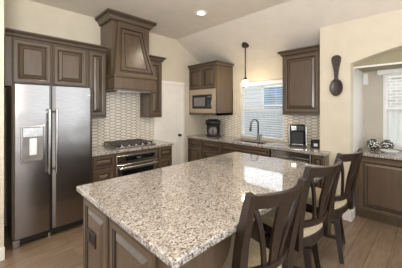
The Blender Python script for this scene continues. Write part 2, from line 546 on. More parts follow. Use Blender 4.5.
# neighbour outside
g = bx('ground', 'grass', None, 4.7, 16, -8, 12, -.3, -.05); struct(g)
nh = thing('neighbor_house', (9.0, 2.0, -.05), 'pale neighbouring house seen through the kitchen window blind', 'house')
bx('wall', 'siding', nh, 9.0, 13, -3.0, 9.0, -.06, 2.85)
nw = bx('window', 'bluepane', nh, 8.95, 9.0, 3.0, 5.15, .9, 2.45); nw['label'] = 'blue reflecting window'
b = BM()
for y in (3.0, 4.05, 5.15): box(b, 8.92, 8.96, y - .04, y + .04, .86, 2.5)
for z in (.9, 1.65, 2.45): box(b, 8.92, 8.96, 2.96, 5.19, z - .04, z + .04)
mesh_obj('window_grid', b, 'white', nh)
gf = thing('garden_fence', (6.4, 4.0, -.05), 'blue grey board fence outside the lower half of the kitchen window', 'fence')
b = BM()
for k in range(40): box(b, 6.4, 6.42, 2.0 + k * .152, 2.0 + k * .152 + .147, -.06, 1.5)
mesh_obj('boards', b, 'fence', gf)
for z in (.3, 1.2): bx('rail', 'fence', gf, 6.42, 6.46, 2.0, 8.08, z, z + .09)
bh = thing('garden_wall', (8.0, -.5, -.05), 'pale brick wall outside the alcove window', 'wall')
bx('brick_face', 'brick', bh, 7.6, 7.8, -4.0, 1.4, -.06, 2.3)
bx('coping', 'trim', bh, 7.56, 7.84, -4.0, 1.4, 2.3, 2.36)


# ---------------------------------------------------------------- backsplash tiles
def clip(poly, a, b, c):
    out = []
    for i in range(len(poly)):
        p, q = poly[i], poly[(i + 1) % len(poly)]
        dp, dq = a * p[0] + b * p[1] - c, a * q[0] + b * q[1] - c
        if dp <= 0: out.append(p)
        if dp * dq < 0:
            t = dp / (dp - dq); out.append((p[0] + t * (q[0] - p[0]), p[1] + t * (q[1] - p[1])))
    return out


def tiles(bm, rect, fn, n, P=.20, H=.052, t=.066, gap=.007, thick=.004):
    x0, x1, z0, z1 = rect; s = P / 2 - t
    k = 0
    for i in range(int((x1 - x0) / (P / 2)) + 3):
        for j in range(-1, int((z1 - z0) / H) + 2):
            cx = x0 + i * P / 2; cz = z0 + j * H + (H / 2 if i % 2 else 0)
            g = gap / 2; hh = H / 2 - g; tt = t - g * 1.3; ss = s - g * .6
            pl = [(cx - tt, cz), (cx - ss, cz - hh), (cx + ss, cz - hh), (cx + tt, cz), (cx + ss, cz + hh), (cx - ss, cz + hh)]
            for cl in ((-1, 0, -x0), (1, 0, x1), (0, -1, -z0), (0, 1, z1)):
                if len(pl) >= 3: pl = clip(pl, *cl)
            if len(pl) < 3: continue
            a = [bm.verts.new(fn(*p)) for p in pl]; bq = [bm.verts.new(Vector(fn(*p)) + Vector(n) * thick) for p in pl]
            f = bm.faces.new(bq); f.material_index = 0; quadloop(bm, a, bq)


def backsplash(name, rects, fn, n, label, gaps):
    o = tag(bpy.data.objects.new(name, None), label, 'backsplash'); C.objects.link(o)
    LOC[o.name] = Vector(fn(rects[0][0], rects[0][2])); o.location = LOC[o.name]; o.empty_display_size = .1
    b = BM(); g = BM()
    for r in rects:
        tiles(b, r, lambda x, z: Vector(fn(x, z)) + Vector(n) * .004, n)
        x0, x1, z0, z1 = r
        poly_prism(g, [fn(x0, z0), fn(x1, z0), fn(x1, z1), fn(x0, z1)], Vector(n) * .0055)
    mesh_obj('grout', g, 'grout', o)
    mesh_obj('tiles', b, 'tile', o)


backsplash('tile_backsplash', [(1.0, 1.5, .914, 1.372), (1.5, 2.19, .914, 1.80), (2.19, 2.51, .914, 1.357)], lambda x, z: (x, YA - .0005, z), (0, -1, 0), 'cream elongated hexagon tile backsplash behind the cooktop', None)
backsplash('tile_backsplash', [(1.175, 1.895, .914, 1.41)], lambda y, z: (XB - .0005, y, z), (-1, 0, 0), 'cream elongated hexagon tile backsplash right of the sink window', None)
backsplash('tile_backsplash', [(2.865, 3.03, .914, 1.40), (3.03, 3.865, .914, 1.378)], lambda y, z: (XB - .0005, y, z), (-1, 0, 0), 'cream elongated hexagon tile backsplash left of the sink window below the microwave', None)

# ---------------------------------------------------------------- refrigerator
FX0, FX1, FY, FZ = 0.280, 1.113, 3.148, 1.79
fr = thing('refrigerator', (.71, 3.5, 0), 'stainless steel side-by-side refrigerator with ice dispenser under taupe cabinets', 'refrigerator')
bx('body', 'dgrey', fr, FX0 + .005, FX1 - .005, FY + .07, 3.84, .02, FZ - .01, .006)
XM_ = 0.652


def fridge_door(x0, x1, lbl):
    b = BM(); n = 14; z0, z1 = .10, FZ
    pts = []
    for k in range(n + 1):
        t = k / n; x = x0 + (x1 - x0) * t
        e = min(t, 1 - t) * (x1 - x0)
        y = FY + (.0 if e > .03 else .022 * (1 - e / .03) ** 2) - .006 * math.sin(math.pi * t)
        pts.append((x, y))
    pts = [(x0, FY + .066)] + pts + [(x1, FY + .066)]
    a = [b.verts.new((x, y, z0)) for x, y in pts]; c = [b.verts.new((x, y, z1)) for x, y in pts]
    quadloop(b, a, c); b.faces.new(a); b.faces.new(c)
    o = mesh_obj('door', b, 'steel', fr); o['label'] = lbl
    return o


ld = fridge_door(FX0, XM_ - .004, 'left freezer door with dispenser'); rd = fridge_door(XM_ + .004, FX1, 'plain right door')


def handle(x, parent):
    b = BM(); y = FY - .055
    bars(b, [(x, FY - .004, .80), (x, y + .012, .80), (x, y, .83)], .02, .022)
    bars(b, [(x, FY - .004, 1.485), (x, y + .012, 1.485), (x, y, 1.455)], .02, .022)
    box(b, x - .013, x + .013, y - .012, y + .012, .765, 1.52, .007, 0, 2)
    mesh_obj('handle', b, 'chrome', parent)


handle(XM_ - .035, ld); handle(XM_ + .037, rd)
# dispenser
b = BM(); dx0, dx1, dz0, dz1 = .352, .578, .925, 1.33
ring_panel(b, (dx0, FY - .002, dz0), (1, 0, 0), (0, -1, 0), dx1 - dx0, dz1 - dz0, [(0, 0, 0), (0, .012, 0), (.006, .016, 0), (.014, .016, 0), (.018, .006, 0)])
mesh_obj('dispenser_frame', b, 'chrome', ld)
bx('dispenser_recess', 'grey', ld, dx0 + .02, dx1 - .02, FY - .011, FY - .002, dz0 + .02, 1.205)
b = BM(); box(b, dx0 + .018, dx1 - .018, FY - .017, FY - .004, 1.205, dz1 - .018, .003)
mesh_obj('dispenser_panel', b, 'chrome', ld)
b = BM(); box(b, .43, .50, FY - .030, FY - .008, 1.00, 1.19, .008); box(b, .445, .485, FY - .036, FY - .028, 1.02, 1.12, .004)
mesh_obj('dispenser_paddle', b, 'white', ld)
bx('drip_tray', 'grey', ld, dx0 + .03, dx1 - .03, FY - .04, FY - .004, dz0 + .012, dz0 + .03, .004)
bx('badge', 'chrome', rd, 1.045, 1.085, FY - .004, FY + .003, 1.695, 1.705)
bx('toe_grille', 'blackm', fr, FX0 + .02, FX1 - .02, FY + .035, FY + .06, .03, .095)
bx('foot', 'chrome', fr, FX0 + .004, FX0 + .07, FY + .01, FY + .06, 0.0, .09, .006)
for x in (.63, 1.07): mesh_obj('foot', tube(BM(), [(x, FY + .05, 0), (x, FY + .05, .05)], .02, 10), 'chrome', fr)
for x in (FX0 + .05, FX1 - .05): bx('hinge_cover', 'dgrey', fr, x - .03, x + .03, FY + .01, FY + .12, FZ, FZ + .02, .005)

# ---------------------------------------------------------------- upper cabinets
CROWN = [(0, 0), (.012, .0), (.016, .012), (.022, .016), (.032, .04), (.05, .052), (.055, .052), (.058, .066), (.062, .07), (.062, .082), (0, .082)]
CRMI = [0, 1, 0, 0, 0, 1, 1, 0, 0, 0, 0]


def crown(parent, path, z, side=1, k=1.0):
    b = BM(); sweep(b, [(o * k, z + q * k) for o, q in CROWN], path, side, CRMI)
    return mesh_obj('crown_moulding', b, ['wood', 'glaze'], parent)


YU = 3.565
uc = thing('upper_cabinet', (.72, 3.7, 1.80), 'long taupe two-door wall cabinet above the refrigerator', 'cabinet')
bx('body', 'wood', uc, .25, 1.185, YU, YA - .005, 1.80, 2.405)
door('door', uc, (.315, YU, 1.835), (1, 0, 0), (0, -1, 0), .415, .545); door('door', uc, (.742, YU, 1.835), (1, 0, 0), (0, -1, 0), .432, .545)
crown(uc, [(.25, YU), (1.186, YU)], 2.395)
uc = thing('upper_cabinet', (1.34, 3.7, 1.375), 'narrow tall taupe wall cabinet between refrigerator and range hood', 'cabinet')
bx('body', 'wood', uc, 1.187, 1.467, YU, YA - .005, 1.375, 2.405)
door('door', uc, (1.20, YU, 1.41), (1, 0, 0), (0, -1, 0), .256, .97)
crown(uc, [(1.187, YU), (1.467, YU)], 2.395)
uc = thing('upper_cabinet', (2.36, 3.7, 1.36), 'narrow taupe wall cabinet between range hood and pantry door', 'cabinet')
bx('body', 'wood', uc, 2.235, 2.515, YU, YA - .005, 1.36, 2.405)
door('door', uc, (2.248, YU, 1.395), (1, 0, 0), (0, -1, 0), .252, .98)
crown(uc, [(2.235, YU), (2.515, YU), (2.515, YA - .006)], 2.395)

# ---------------------------------------------------------------- range hood
hd = thing('range_hood', (1.84, 3.6, 1.79), 'tall taupe wooden range hood with a flared paneled front above the cooktop', 'range hood')
HX0, HX1 = 1.49, 2.212; HB = 3.44; HM = 3.30
bx('chimney', 'wood', hd, HX0 + .004, HX1 - .05, HB, YA - .003, 2.03, 2.985)
crown(hd, [(HX0 + .004, YA - .006), (HX0 + .004, HB), (HX1 - .05, HB), (HX1 - .05, YA - .006)], 2.880, 1, 1.55)
# flared front
b = BM(); n = 14; L0 = []; 
for k in range(n + 1):
    t = k / n; z = 2.03 + t * (2.88 - 2.03)
    e = (1 - t) ** 1.5
    yf = 3.415 - .125 * e
    xl = 1.585 - .10 * e; xr = 2.035 + .185 * e
    L0.append((xl, xr, yf, z))
fa = [[b.verts.new(p) for p in ((xl, yf, z), (xr, yf, z), (xr, HB + .01, z), (xl, HB + .01, z))] for xl, xr, yf, z in L0]
for k in range(n): quadloop(b, fa[k], fa[k + 1])
b.faces.new(fa[0]); b.faces.new(fa[-1])
mesh_obj('flared_front', b, 'wood', hd)
# raised trapezoid panel following the flare


def flare_pt(s, z, d):
    t = (z - 2.03) / (2.88 - 2.03); e = (1 - t) ** 1.5
    yf = 3.415 - .125 * e; xl = 1.585 - .10 * e; xr = 2.035 + .185 * e
    return Vector((xl + (xr - xl) * s, yf - d, z))


b = BM(); prev = None
for (ins, dep, mi) in ((0, -.002, 0), (0, .012, 0), (.012, .016, 0), (.020, .006, 1), (.030, .004, 1), (.036, .012, 0), (.085, .016, 0), (.09, .008, 1), (.098, .008, 1), (.104, .014, 0)):
    rows = []
    z0, z1 = 2.085 + ins * .8, 2.80 - ins
    zs_ = [z0 + (z1 - z0) * q / 10 for q in range(11)]
    w0 = .62
    sl = .075 + ins / w0; sr = .945 - ins / w0
    loop = [b.verts.new(flare_pt(sl, z, dep)) for z in zs_] + [b.verts.new(flare_pt(sr, z, dep)) for z in reversed(zs_)]
    if prev: quadloop(b, prev, loop, mi)
    prev = loop
for q in range(10):
    b.faces.new((prev[q], prev[q + 1], prev[20 - q], prev[21 - q]))
mesh_obj('raised_panel', b, ['wood', 'glaze'], hd)
b = BM(); box(b, HX0 - .02, HX1, HM - .02, YA - .003, 1.80, 2.0, 0)
mesh_obj('mantel', b, 'wood', hd)
b = BM(); sweep(b, [(0, 1.995), (.012, 1.995), (.02, 2.005), (.02, 2.02), (.004, 2.035), (0, 2.035)], [(HX0 - .02, YU - .03), (HX0 - .02, HM - .02), (HX1, HM - .02), (HX1, YU - .03)], 1, [1, 0, 0, 0, 0, 0])
mesh_obj('upper_bead', b, ['wood', 'glaze'], hd)
b = BM(); sweep(b, [(0, 1.80), (.014, 1.80), (.014, 1.818), (.006, 1.83), (0, 1.83)], [(HX0 - .02, YU - .03), (HX0 - .02, HM - .02), (HX1, HM - .02), (HX1, YU - .03)], 1, [0, 0, 1, 1, 0])
mesh_obj('lower_bead', b, ['wood', 'glaze'], hd)
bx('vent_filter', 'chrome', hd, HX0 + .06, HX1 - .06, 3.36, 3.80, 1.785, 1.80)

# ---------------------------------------------------------------- base cabinets on the left wall
YBf = 3.235


def base_unit(label, x0, x1, drawers, loc=None):
    r = thing('base_cabinet', ((x0 + x1) / 2, 3.55, 0), label, 'cabinet')
    b = BM(); box(b, x0, x1, YBf, YA - .01, .10, .872); box(b, x0, x1, YBf + .06, YA - .01, 0, .10)
    mesh_obj('body', b, 'wood', r)
    for (z0, z1, kind) in drawers:
        door('drawer' if kind == 'd' else 'door', r, (x0 + .018, YBf, z0), (1, 0, 0), (0, -1, 0), x1 - x0 - .036, z1 - z0, DRAWER if z1 - z0 < .2 else None)
    return r


base_unit('taupe drawer base cabinet between refrigerator and oven', 1.128, 1.452, [(.69, .845, 'd'), (.41, .67, 'd'), (.13, .39, 'd')])
base_unit('taupe drawer base cabinet right of the oven beside the pantry door', 2.206, 2.50, [(.69, .845, 'd'), (.41, .67, 'd'), (.13, .39, 'd')])
b = BM(); box(b, 1.116, 2.523, 3.205, YA - .007, .874, .914, .005, 0, 2)
tag(mesh_obj('granite_countertop', b, 'granite', None, (1.82, 3.5, .874)), 'speckled beige granite countertop under the cooktop', 'countertop')
ov = thing('built_in_oven', (1.83, 3.5, 0), 'stainless built-in oven with black glass panel below the cooktop', 'oven')
b = BM(); box(b, 1.454, 2.204, YBf + .012, YA - .01, .10, .872); box(b, 1.454, 2.204, YBf + .06, YA - .01, 0, .10)
mesh_obj('cabinet_surround', b, 'wood', ov)
bx('control_panel', 'chrome', ov, 1.475, 2.185, YBf - .022, YBf + .012, .705, .825, .005)
bx('display_glass', 'bglass', ov, 1.62, 2.13, YBf - .026, YBf - .021, .738, .800)
bx('display', 'display', ov, 1.80, 1.87, YBf - .0275, YBf - .0255, .755, .775)
od = bx('door', 'chrome', ov, 1.475, 2.185, YBf - .025, YBf + .012, .14, .69, .005)
bx('door_glass', 'bglass', od, 1.56, 2.10, YBf - .029, YBf - .024,   .20, .60)
b = BM(); tube(b, [(1.50, YBf - .075, .645), (2.16, YBf - .075, .645)], .014, 12)
for x in (1.53, 2.13): tube(b, [(x, YBf - .075, .645), (x, YBf - .02, .645)], .010, 10)
mesh_obj('handle', b, 'chrome', od)

# cooktop
ck = thing('gas_cooktop', (1.84, 3.55, .914), 'stainless gas cooktop with black iron grates under the range hood', 'cooktop')
bx('tray', 'steel', ck, 1.485, 2.195, 3.275, 3.79, .914, .935, .006)
for (x, y) in ((1.63, 3.42), (1.63, 3.66), (1.84, 3.54), (2.05, 3.42), (2.05, 3.66)):
    b = BM(); lathe(b, (x, y, .935), [(.05, 0), (.05, .008), (.036, .010), (.036, .022), (.03, .026)], 18)
    mesh_obj('burner', b, 'blackm', ck)
for (x0, x1) in ((1.515, 1.735), (1.735, 1.945), (1.945, 2.165)):
    b = BM(); z = .964
    for x in (x0 + .008, (x0 + x1) / 2, x1 - .008): box(b, x - .005, x + .005, 3.345, 3.775, z - .008, z + .008)
    for y in (3.352, 3.45, 3.56, 3.67, 3.768): box(b, x0 + .002, x1 - .002, y - .0045, y + .0045, z - .006, z + .010)
    for x in (x0 + .01, x1 - .01):
        for y in (3.352, 3.768): box(b, x - .007, x + .007, y - .007, y + .007, .935, z)
    mesh_obj('grate', b, 'iron', ck)
for k in range(5):
    b = BM(); lathe(b, (1.60 + k * .12, 3.308, .935), [(.019, 0), (.019, .012), (.016, .024), (.008, .026)], 14)
    mesh_obj('knob', b, 'chrome', ck)

# ---------------------------------------------------------------- back wall: microwave tower, right upper cabinet
mc = thing('microwave_cabinet', (3.75, 3.46, 1.384), 'deep taupe wall cabinet holding the microwave beside the window', 'cabinet')
MX, MY0, MY1 = 3.487, 3.05, YA - .004
b = BM(); box(b, MX, XB - .003, MY0, MY1, 1.935, 2.42); box(b, MX, XB - .003, MY0, MY0 + .02, 1.384, 1.935); box(b, MX, XB - .003, MY1 - .02, MY1, 1.384, 1.935)
box(b, MX, XB - .003, MY0, MY1, 1.384, 1.43); box(b, XB - .03, XB - .003, MY0, MY1, 1.43, 1.935)
mesh_obj('body', b, 'wood', mc)
dw = (MY1 - MY0 - .05) / 2
door('door', mc, (MX, MY1 - .018, 1.945), (0, -1, 0), (-1, 0, 0), dw, .46); door('door', mc, (MX, MY1 - .032 - dw, 1.945), (0, -1, 0), (-1, 0, 0), dw, .46)
crown(mc, [(MX, MY1), (MX, MY0), (XB - .035, MY0)], 2.398, side=1)
mw = thing('microwave', (3.7, 3.47, 1.432), 'black and tan trimmed microwave built into the wall cabinet', 'microwave')
my0, my1, mz0, mz1 = MY0 + .024, MY1 - .024, 1.432, 1.932
bx('body', 'black', mw, MX + .02, XB - .06, my0 + .01, my1 - .01, mz0 + .003, mz1 - .01)
tk = BM(); t_ = .075
box(tk, MX - .018, MX + .018, my0, my1, mz0, mz0 + .085, .003); box(tk, MX - .018, MX + .018, my0, my1, mz1 - .115, mz1, .003)
box(tk, MX - .018, MX + .018, my0, my0 + .09, mz0 + .085, mz1 - .115, .003); box(tk, MX - .018, MX + .018, my1 - .09, my1, mz0 + .085, mz1 - .115, .003)
o = mesh_obj('trim_frame', tk, 'tan', mw); o['label'] = 'tan surround'
iy0, iy1, iz0, iz1 = my0 + .09, my1 - .09, mz0 + .085, mz1 - .115
dr = bx('door', 'black', mw, MX - .022, MX + .012, iy0 + .135, iy1 - .003, iz0 + .003, iz1 - .003, .004)
o = bx('door_window', 'grey', dr, MX - .025, MX - .021, iy0 + .19, iy1 - .065, iz0 + .055, iz1 - .06)
cp = bx('control_panel', 'bglass', mw, MX - .022, MX + .012, iy0 + .003, iy0 + .131, iz0 + .003, iz1 - .003, .004)
bx('display', 'display', cp, MX - .024, MX - .0215, iy0 + .03, iy0 + .11, iz1 - .06, iz1 - .035)
b = BM()
for r_ in range(4):
    for c_ in range(3):
        box(b, MX - .024, MX - .0215, iy0 + .03 + c_ * .03, iy0 + .05 + c_ * .03, iz0 + .04 + r_ * .035, iz0 + .058 + r_ * .035)
mesh_obj('button_pad', b, 'dgrey', cp)

rc = thing('upper_cabinet', (3.85, 1.48, 1.417), 'single-door taupe wall cabinet between the sink window and the spoon wall', 'cabinet')
RX, RY0, RY1 = 3.73, 1.178, 1.785
bx('body', 'wood', rc, RX, XB - .003, RY0, RY1, 1.417, 2.42)
door('door', rc, (RX, RY1 - .02, 1.455), (0, -1, 0), (-1, 0, 0), RY1 - RY0 - .04, .935)
crown(rc, [(XB - .035, RY1), (RX, RY1), (RX, RY0)], 2.398, side=1)

# ---------------------------------------------------------------- base cabinets on the back wall
XF = 3.443


def base_b(label, y0, y1, fronts, depth=XB - .01):
    r = thing('base_cabinet', (3.72, (y0 + y1) / 2, 0), label, 'cabinet')
    b = BM(); box(b, XF, depth, y0, y1, .10, .872 if y1 - y0 < .9 else .60); box(b, XF + .06, depth, y0, y1, 0, .10)
    if y1 - y0 >= .9:
        box(b, XF, XF + .02, y0, y1, .6, .872); box(b, XF, depth, y0, y0 + .02, .6, .872); box(b, XF, depth, y1 - .02, y1, .6, .872)
    mesh_obj('body', b, 'wood', r)
    for (a0, a1, z0, z1, nm) in fronts:
        door(nm, r, (XF, a1, z0), (0, -1, 0), (-1, 0, 0), a1 - a0, z1 - z0, DRAWER if nm == 'drawer' else None)
    return r


base_b('taupe base cabinet in the corner below the microwave', 3.405, 3.862, [(3.425, 3.845, .70, .845, 'drawer'), (3.425, 3.845, .13, .68, 'door')])
base_b('taupe base cabinet under the round black coffee maker', 2.895, 3.40, [(2.915, 3.38, .70, .845, 'drawer'), (2.915, 3.38, .13, .68, 'door')])
base_b('wide taupe sink base cabinet under the window', 1.845, 2.89, [(1.865, 2.87, .70, .845, 'drawer'), (1.865, 2.36, .13, .68, 'door'), (2.375, 2.87, .13, .68, 'door')])
r = thing('cabinet_end_panel', (3.55, 1.14, 0), 'dark taupe end panel right of the dishwasher', 'panel')
bx('panel', 'wood', r, XF, 3.636, 1.045, 1.215, 0, .872, .003)
ring = ring_panel(BM(), (XF, 1.205, .12), (0, -1, 0), (-1, 0, 0), .15, .73, DRAWER); mesh_obj('face_trim', ring, ['wood', 'glaze'], r)
dwm = thing('dishwasher', (3.7, 1.53, 0), 'stainless dishwasher under the counter right of the sink', 'dishwasher')
bx('body', 'dgrey', dwm, XF + .02, XB - .02, 1.222, 1.838, .02, .868)
bx('door', 'chrome', dwm, XF - .02, XF + .02, 1.225, 1.835, .11, .79, .005)
bx('control_strip', 'chrome', dwm, XF - .022, XF + .02, 1.225, 1.835, .795, .865, .005)
b = BM(); tube(b, [(XF - .055, 1.28, .74), (XF - .055, 1.78, .74)], .011, 10)
for y in (1.31, 1.75): tube(b, [(XF - .055, y, .74), (XF - .015, y, .74)], .008, 8)
mesh_obj('handle', b, 'chrome', dwm)
bx('toe_kick', 'blackm', dwm, XF + .03, XF + .05, 1.225, 1.835, 0, .10)
SY0, SY1, SX0, SX1 = 2.03, 2.70, 3.53, 3.90
b = BM()
for (x0, x1, y0, y1) in ((3.413, XB - .006, SY1, YA - .006), (3.413, XB - .006, 1.172, SY0), (3.413, SX0, SY0, SY1), (SX1, XB - .006, SY0, SY1), (3.413, 3.638, 1.03, 1.172)):
    box(b, x0, x1, y0, y1, .874, .914)
tag(mesh_obj('granite_countertop', b, 'granite', None, (3.72, 2.45, .874)), 'long speckled beige granite countertop around the sink', 'countertop')
sk = thing('kitchen_sink', (3.72, 2.36, .68), 'stainless two-bowl undermount sink below the window', 'sink')
for (y0, y1) in ((SY0 - .01, 2.36), (2.37, SY1 + .01)):
    b = BM(); t_ = .006; z0 = .70; X0, X1 = SX0 - .01, SX1 + .01
    box(b, X0, X1, y0, y1, z0, z0 + t_); box(b, X0, X0 + t_, y0, y1, z0, .873); box(b, X1 - t_, X1, y0, y1, z0, .873)
    box(b, X0, X1, y0, y0 + t_, z0, .873); box(b, X0, X1, y1 - t_, y1, z0, .873)
    bw = mesh_obj('bowl', b, 'chrome', sk)
    b = BM(); lathe(b, ((SX0 + SX1) / 2, (y0 + y1) / 2, z0 + t_), [(.04, 0), (.04, .004), (.02, .002)], 16); mesh_obj('drain', b, 'chrome', bw)
fc = thing('kitchen_faucet', (3.965, 2.39, .914), 'tall brushed nickel gooseneck faucet behind the sink', 'faucet')
b = BM(); lathe(b, (3.965, 2.39, .914), [(.03, 0), (.03, .008), (.022, .02), (.02, .09), (.016, .12)], 18)
mesh_obj('base', b, 'nickel', fc, smooth=True)
b = BM(); pts = [(3.965, 2.39, 1.02), (3.965, 2.39, 1.20)]
for k in range(0, 13):
    a = math.pi * k / 12; pts.append((3.965 - .09 * (1 - math.cos(a)), 2.39 + .05 * (1 - math.cos(a)) / 2, 1.21 + .10 * math.sin(a)))
pts.append((3.783, 2.442, 1.17)); tube(b, pts, .016, 12)
mesh_obj('spout', b, 'nickel', fc, smooth=True)
b = BM(); tube(b, [(3.784, 2.441, 1.19), (3.78, 2.443, 1.15), (3.776, 2.444, 1.09)], [.017, .024, .021], 12)
mesh_obj('spray_head', b, 'nickel', fc, smooth=True)
b = BM(); tube(b, [(3.965, 2.372, .985), (3.962, 2.33, .995), (3.955, 2.29, 1.03)], [.011, .009, .006], 10)
mesh_obj('lever', b, 'nickel', fc, smooth=True)


# ---------------------------------------------------------------- counter appliances
def rot_group(root, ang): root.rotation_euler = (0, 0, ang)


def lthing(name, label, cat, loc, rz, group=None):
    o = bpy.data.objects.new(name, None); o.empty_display_size = .1; C.objects.link(o)
    o.location = loc; o.rotation_euler = (0, 0, rz); LOC[o.name] = Vector((0, 0, 0))
    return tag(o, label, cat, group)


# round brewer (front faces local -Y)
c1 = lthing('coffee_maker', 'rounded black coffee maker on the counter below the microwave', 'coffee maker', (3.735, 3.37, .914), R(-48))
c1.scale = (1.38, 1.0, .98)
b = BM(); lathe(b, (0, .02, 0), [(.10, 0), (.115, .01), (.115, .03), (.10, .04)], 28, 1, 1.25); mesh_obj('base', b, 'black', c1, smooth=True)
b = BM(); lathe(b, (0, .07, .03), [(.085, 0), (.10, .05), (.105, .20), (.10, .26)], 26, 1, .8); mesh_obj('body', b, 'black', c1, smooth=True)
b = BM(); lathe(b, (0, .01, .25), [(.09, 0), (.118, .02), (.122, .07), (.11, .11), (.07, .13), (.0, .135)], 28, 1, 1.15, cap=False); mesh_obj('brew_head', b, 'black', c1, smooth=True)
b = BM(); lathe(b, (0, -.055, .042), [(.05, 0), (.066, .02), (.068, .10), (.05, .14), (.045, .16)], 22); cf = mesh_obj('carafe', b, 'grey', c1, smooth=True)
b = BM(); bars(b, [(0, -.115, .17), (0, -.15, .16), (0, -.155, .10), (0, -.12, .07)], .018, .012); mesh_obj('handle', b, 'black', cf)
b = BM(); box(b, .112, .155, .0, .16, .0, .30, .02, 0, 3); o = mesh_obj('water_tank', b, 'grey', c1)
# angular brewer
c2 = lthing('coffee_maker', 'angular black and silver coffee maker near the right end of the counter', 'coffee maker', (3.80, 1.565, .914), R(-66))
c2.scale = (1.42, 1.0, 1.03)
b = BM(); box(b, -.085, .085, -.15, .13, 0, .035, .008); mesh_obj('base', b, 'black', c2)
b = BM(); box(b, -.075, .075, .0, .13, .03, .30, .01); mesh_obj('body', b, 'black', c2)
b = BM(); box(b, -.08, .08, -.13, .13, .235, .335, .02, 0, 3); mesh_obj('brew_head', b, 'black', c2)
b = BM(); box(b, -.07, -.01, -.135, -.125, .25, .325, .004); mesh_obj('front_plate', b, 'chrome', c2)
for s in (-1, 1):
    b = BM(); box(b, s * .088 - .010, s * .088 + .010, -.12, .125, .02, .325, .008, 0, 2); mesh_obj('side_panel', b, 'chrome', c2)
b = BM(); box(b, -.06, .06, -.145, -.03, .035, .045, .003); mesh_obj('drip_tray', b, 'chrome', c2)
b = BM(); tube(b, [(-.055, -.11, .345), (-.03, -.145, .35), (.03, -.145, .35), (.055, -.11, .345)], .009, 8); mesh_obj('lid_handle', b, 'chrome', c2)
c3 = lthing('countertop_box', 'small black box with a pale front patch at the right end of the counter', 'box', (3.80, 1.29, .914), R(-58))
b = BM(); box(b, -.055, .055, -.04, .04, 0, .125, .008, 0, 2); mesh_obj('body', b, 'black', c3)
b = BM(); box(b, -.028, .025, -.043, -.039, .025, .07, .004); mesh_obj('front_patch', b, 'white', c3)

# ---------------------------------------------------------------- island
IX0, IX1, IY0, IY1 = .568, 2.652, .723, 1.959
tag(mesh_obj('granite_countertop', box(BM(), IX0, IX1, IY0, IY1, .876, .914, .006, 0, 2), 'granite', None, (1.6, 1.34, .876)), 'large glossy speckled granite top of the kitchen island', 'countertop')
il = thing('kitchen_island', (1.6, 1.45, 0), 'taupe paneled kitchen island base with a black outlet on its end', 'kitchen island')
F = .625
b = BM(); box(b, F, 2.60, 1.17, 1.925, .10, .874); box(b, F + .06, 2.54, 1.23, 1.87, 0, .10)
box(b, F, F + .10, .765, 1.17, 0, .874)
mesh_obj('body', b, 'wood', il)
d1 = door('door', il, (F, 1.905, .13), (0, -1, 0), (-1, 0, 0), .45, .715)
d2 = door('door', il, (F, 1.425, .13), (0, -1, 0), (-1, 0, 0), .51, .715)
b = BM(); box(b, F + .10, 2.60, .80, .835, .80, .874)
mesh_obj('apron', b, 'wood', il)
for s, x in ((1, F + .10),):
    b = BM(); pts = [(x, .80, .80)] + [(x + s * .30 * (1 - math.cos(a)), .80, .80 - .16 * (1 - math.sin(a))) for a in [math.pi / 2 * k / 8 for k in range(9)]]
    pts = [(x, .80, .80), (x, .80, .60)] + [(x + s * .32 * math.sin(math.pi / 2 * k / 8), .80, .80 - .20 * math.cos(math.pi / 2 * k / 8)) for k in range(1, 9)]
    poly_prism(b, pts, (0, .035, 0)); mesh_obj('bracket', b, 'wood', il)
b = BM(); ring_panel(b, (F - .0255, 1.785, .548), (0, -1, 0), (-1, 0, 0), .150, .098, [(0, 0, 0), (0, .005, 0), (.004, .007, 0)])
op = mesh_obj('outlet_plate', b, 'bronze', il); op['label'] = 'dark bronze outlet plate'
b = BM()
for y in (1.682, 1.738): box(b, F - .0355, F - .032, y - .02, y + .02, .568, .626, .003)
mesh_obj('socket', b, 'black', op)

# ---------------------------------------------------------------- bar stools


